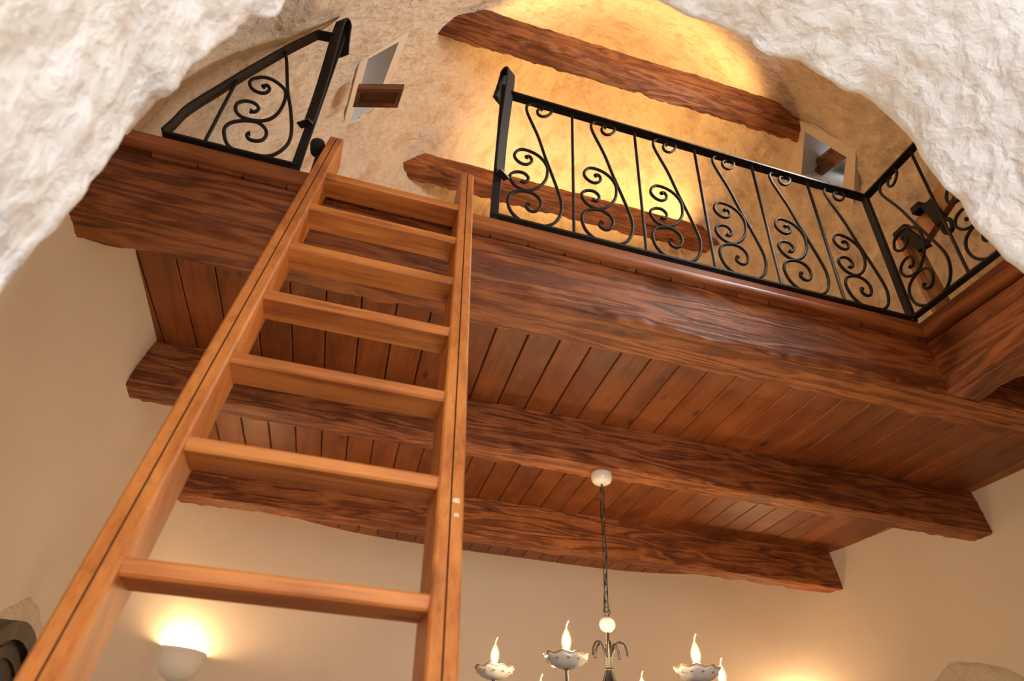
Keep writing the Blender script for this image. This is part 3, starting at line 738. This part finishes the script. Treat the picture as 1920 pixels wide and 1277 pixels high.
# ================================================================== WALL LAMPS
def wall_lamp(th, z, label, power, R=.165, color=(1, .66, .32), soft=.03):
    p = np.array(shell_pt(th, z)); n = shell_normal(th, z); n[2] = 0; n = N3(n); t = np.array((-n[1], n[0], 0))
    root = empty('wall_lamp', tuple(map(float, p-np.array((0, 0, .17))))); tag(root, label, 'wall lamp', 'half bowl wall lamps')
    prof = [(R*1.00, 0), (R*1.03, -.006), (R*1.03, -.016), (R*.985, -.020), (R*.985, -.028), (R*.965, -.034), (R*.93, -.070), (R*.83, -.105), (R*.66, -.135), (R*.42, -.155), (R*.15, -.165), (0, -.167)]
    inner = [(R*.93, 0), (R*.90, -.06), (R*.6, -.12), (0, -.15)][::-1]
    full = prof+inner
    V = []; na = 32
    for k in range(na+1):
        a = math.pi*k/na
        for r, zz in full: V.append(p+t*r*math.cos(a)+n*(r*.82*math.sin(a)-.012)+np.array((0, 0, zz)))
    MB().add(V, grid_faces(na+1, len(full))).build('bowl', M_chalk, root)
    l = bpy.data.lights.new('wall_lamp_light', 'POINT'); l.energy = power; l.color = color; l.shadow_soft_size = soft
    lo = bpy.data.objects.new('wall_lamp_light', l); COL.objects.link(lo); lo.parent = root
    lo.location = Vector(tuple(map(float, p+n*.055+np.array((0, 0, -.02)))))-root.location
    return root
wall_lamp(shell_theta(-.689, 4.60, .73), .735, 'white half bowl wall lamp glowing upward beside the ladder', 10)
wall_lamp(shell_theta(3.407, 4.53, .73), .70, 'half bowl wall lamp at the lower right whose glow shows on the wall', 11)
wall_lamp(math.radians(80), 2.45, 'amber wall lamp on the back of the loft behind the floor boards', 80, color=(1, .56, .18), soft=.10)
# amber light strips lying on the tie beams, shining up into the dome
def light_strip(sx0, sx1, sy, sz, label, power):
    ls = empty('light_strip', ((sx0+sx1)/2, sy, sz-.009)); tag(ls, label, 'light strip', 'light strips on the tie beams')
    MB().add(*cbox(((sx0+sx1)/2, sy+.01, sz-.004), (sx1-sx0, .024, .010), .001)).build('channel', M_iron_gr, ls, smooth=False)
    MB().add(*cbox(((sx0+sx1)/2, sy+.008, sz+.003), (sx1-sx0-.01, .016, .006), .001)).build('diffuser', M_strip, ls, smooth=False)
    la = area_light('light_strip_glow', ((sx0+sx1)/2, sy+.01, sz+.012), (0, .0, 1), sx1-sx0, .03, power, (1, .56, .17)); la.parent = ls; la.location = la.location-ls.location
light_strip(.75, 2.25, 3.362, 4.066, 'thin glowing light strip on the tie beam seen through the railing', 8)
light_strip(.55, 2.05, 2.235, 4.026, 'unseen light strip added on top of the tie beam nearer the viewer', 6)  # added out of sight to spread amber over the upper dome

# ================================================================== BARE STONE AND DARK DOOR ON THE LOWER WALLS
def stone_patch(th0, th1, zf, zb, label, nu=70, nv=26):
    V = []
    for i in range(nu+1):
        u = i/nu; th = th0+(th1-th0)*u; top = zf(u)
        for j in range(nv+1):
            v = j/nv; z = zb+(top-zb)*v; p = shell_pt(th, z); e = min(1, min(u, 1-u)*14, (1-v)*9)
            V.append(shell_pt(th, z, -(.004+.014*e+e*.012*fn(p, 12, 3)) if e > 0.02 else .012))
    return structure(tag(MB().add(V, grid_faces(nu+1, nv+1)).build('trim_stone_patch', M_patch), label))
tL0, tL1 = shell_theta(-1.015, 3.28, .5), shell_theta(-1.015, 2.45, .5)+2*math.pi
stone_patch(tL0, tL1, lambda u: .38+.24*math.sin(math.pi*min(1, u*1.25+.12))**.6+.02*n1((u*9, 0, 0)), .0, 'patch of bare stone above the dark arched door at left')
tc0, tc1 = shell_theta(3.00, 4.97, .9), shell_theta(2.15, 5.04, .9)
stone_patch(tc0, tc1, lambda u: .55+.36*math.sin(math.pi*u)**.55+.02*n1((u*7, 3, 0)), .3, 'patch of bare stone on the back wall behind the chandelier')
tr0, tr1 = shell_theta(3.67, 2.9, .85), shell_theta(3.66, 3.86, .85)
stone_patch(tr0, tr1, lambda u: .62+.26*math.sin(math.pi*u)**.5+.05*n1((u*5, 8, 0)), .3, 'patch of bare stone at the lower right on the right wall')
# dark arched door in the left wall
dr = empty('door_1', (-1.0, 2.80, -1.15)); structure(tag(dr, 'dark wooden arched door top in the left wall'))
def arc_pts(r, n=22): return [(2.82+r*math.cos(a), .06+r*math.sin(a)*1.05) for a in np.linspace(0, math.pi, n)]
def arch_board(r, x0, x1, name, r_in=None):
    o = [(2.82+r, -1.14)]+arc_pts(r)+[(2.82-r, -1.14)]
    V = [(x0, y, z) for y, z in o]+[(x1, y, z) for y, z in o]; m = len(o)
    F = [(i, i+1, m+i+1, m+i) for i in range(m-1)]
    if r_in is None: F += [tuple(range(m)), tuple(range(m, 2*m))[::-1]]
    else:
        q = [(2.82+r_in, -1.14)]+arc_pts(r_in)+[(2.82-r_in, -1.14)]; V += [(x0, y, z) for y, z in q]+[(x1, y, z) for y, z in q]
        for i in range(m-1): F += [(m+i, m+i+1, 3*m+i+1, 3*m+i), (2*m+i, 2*m+i+1, 3*m+i+1, 3*m+i)]
    return MB().add(V, F).build(name, M_darkwood, dr, smooth=False)
arch_board(.40, -1.04, -.955, 'door_leaf'); arch_board(.41, -1.04, -.93, 'door_frame', .355); arch_board(.335, -1.04, -.945, 'moulding', .300)

# ------------------------------------------------------------------ lift everything so the floor is at z = 0
for o in list(SC.objects):
    if o.parent is None: o.location.z += ZC
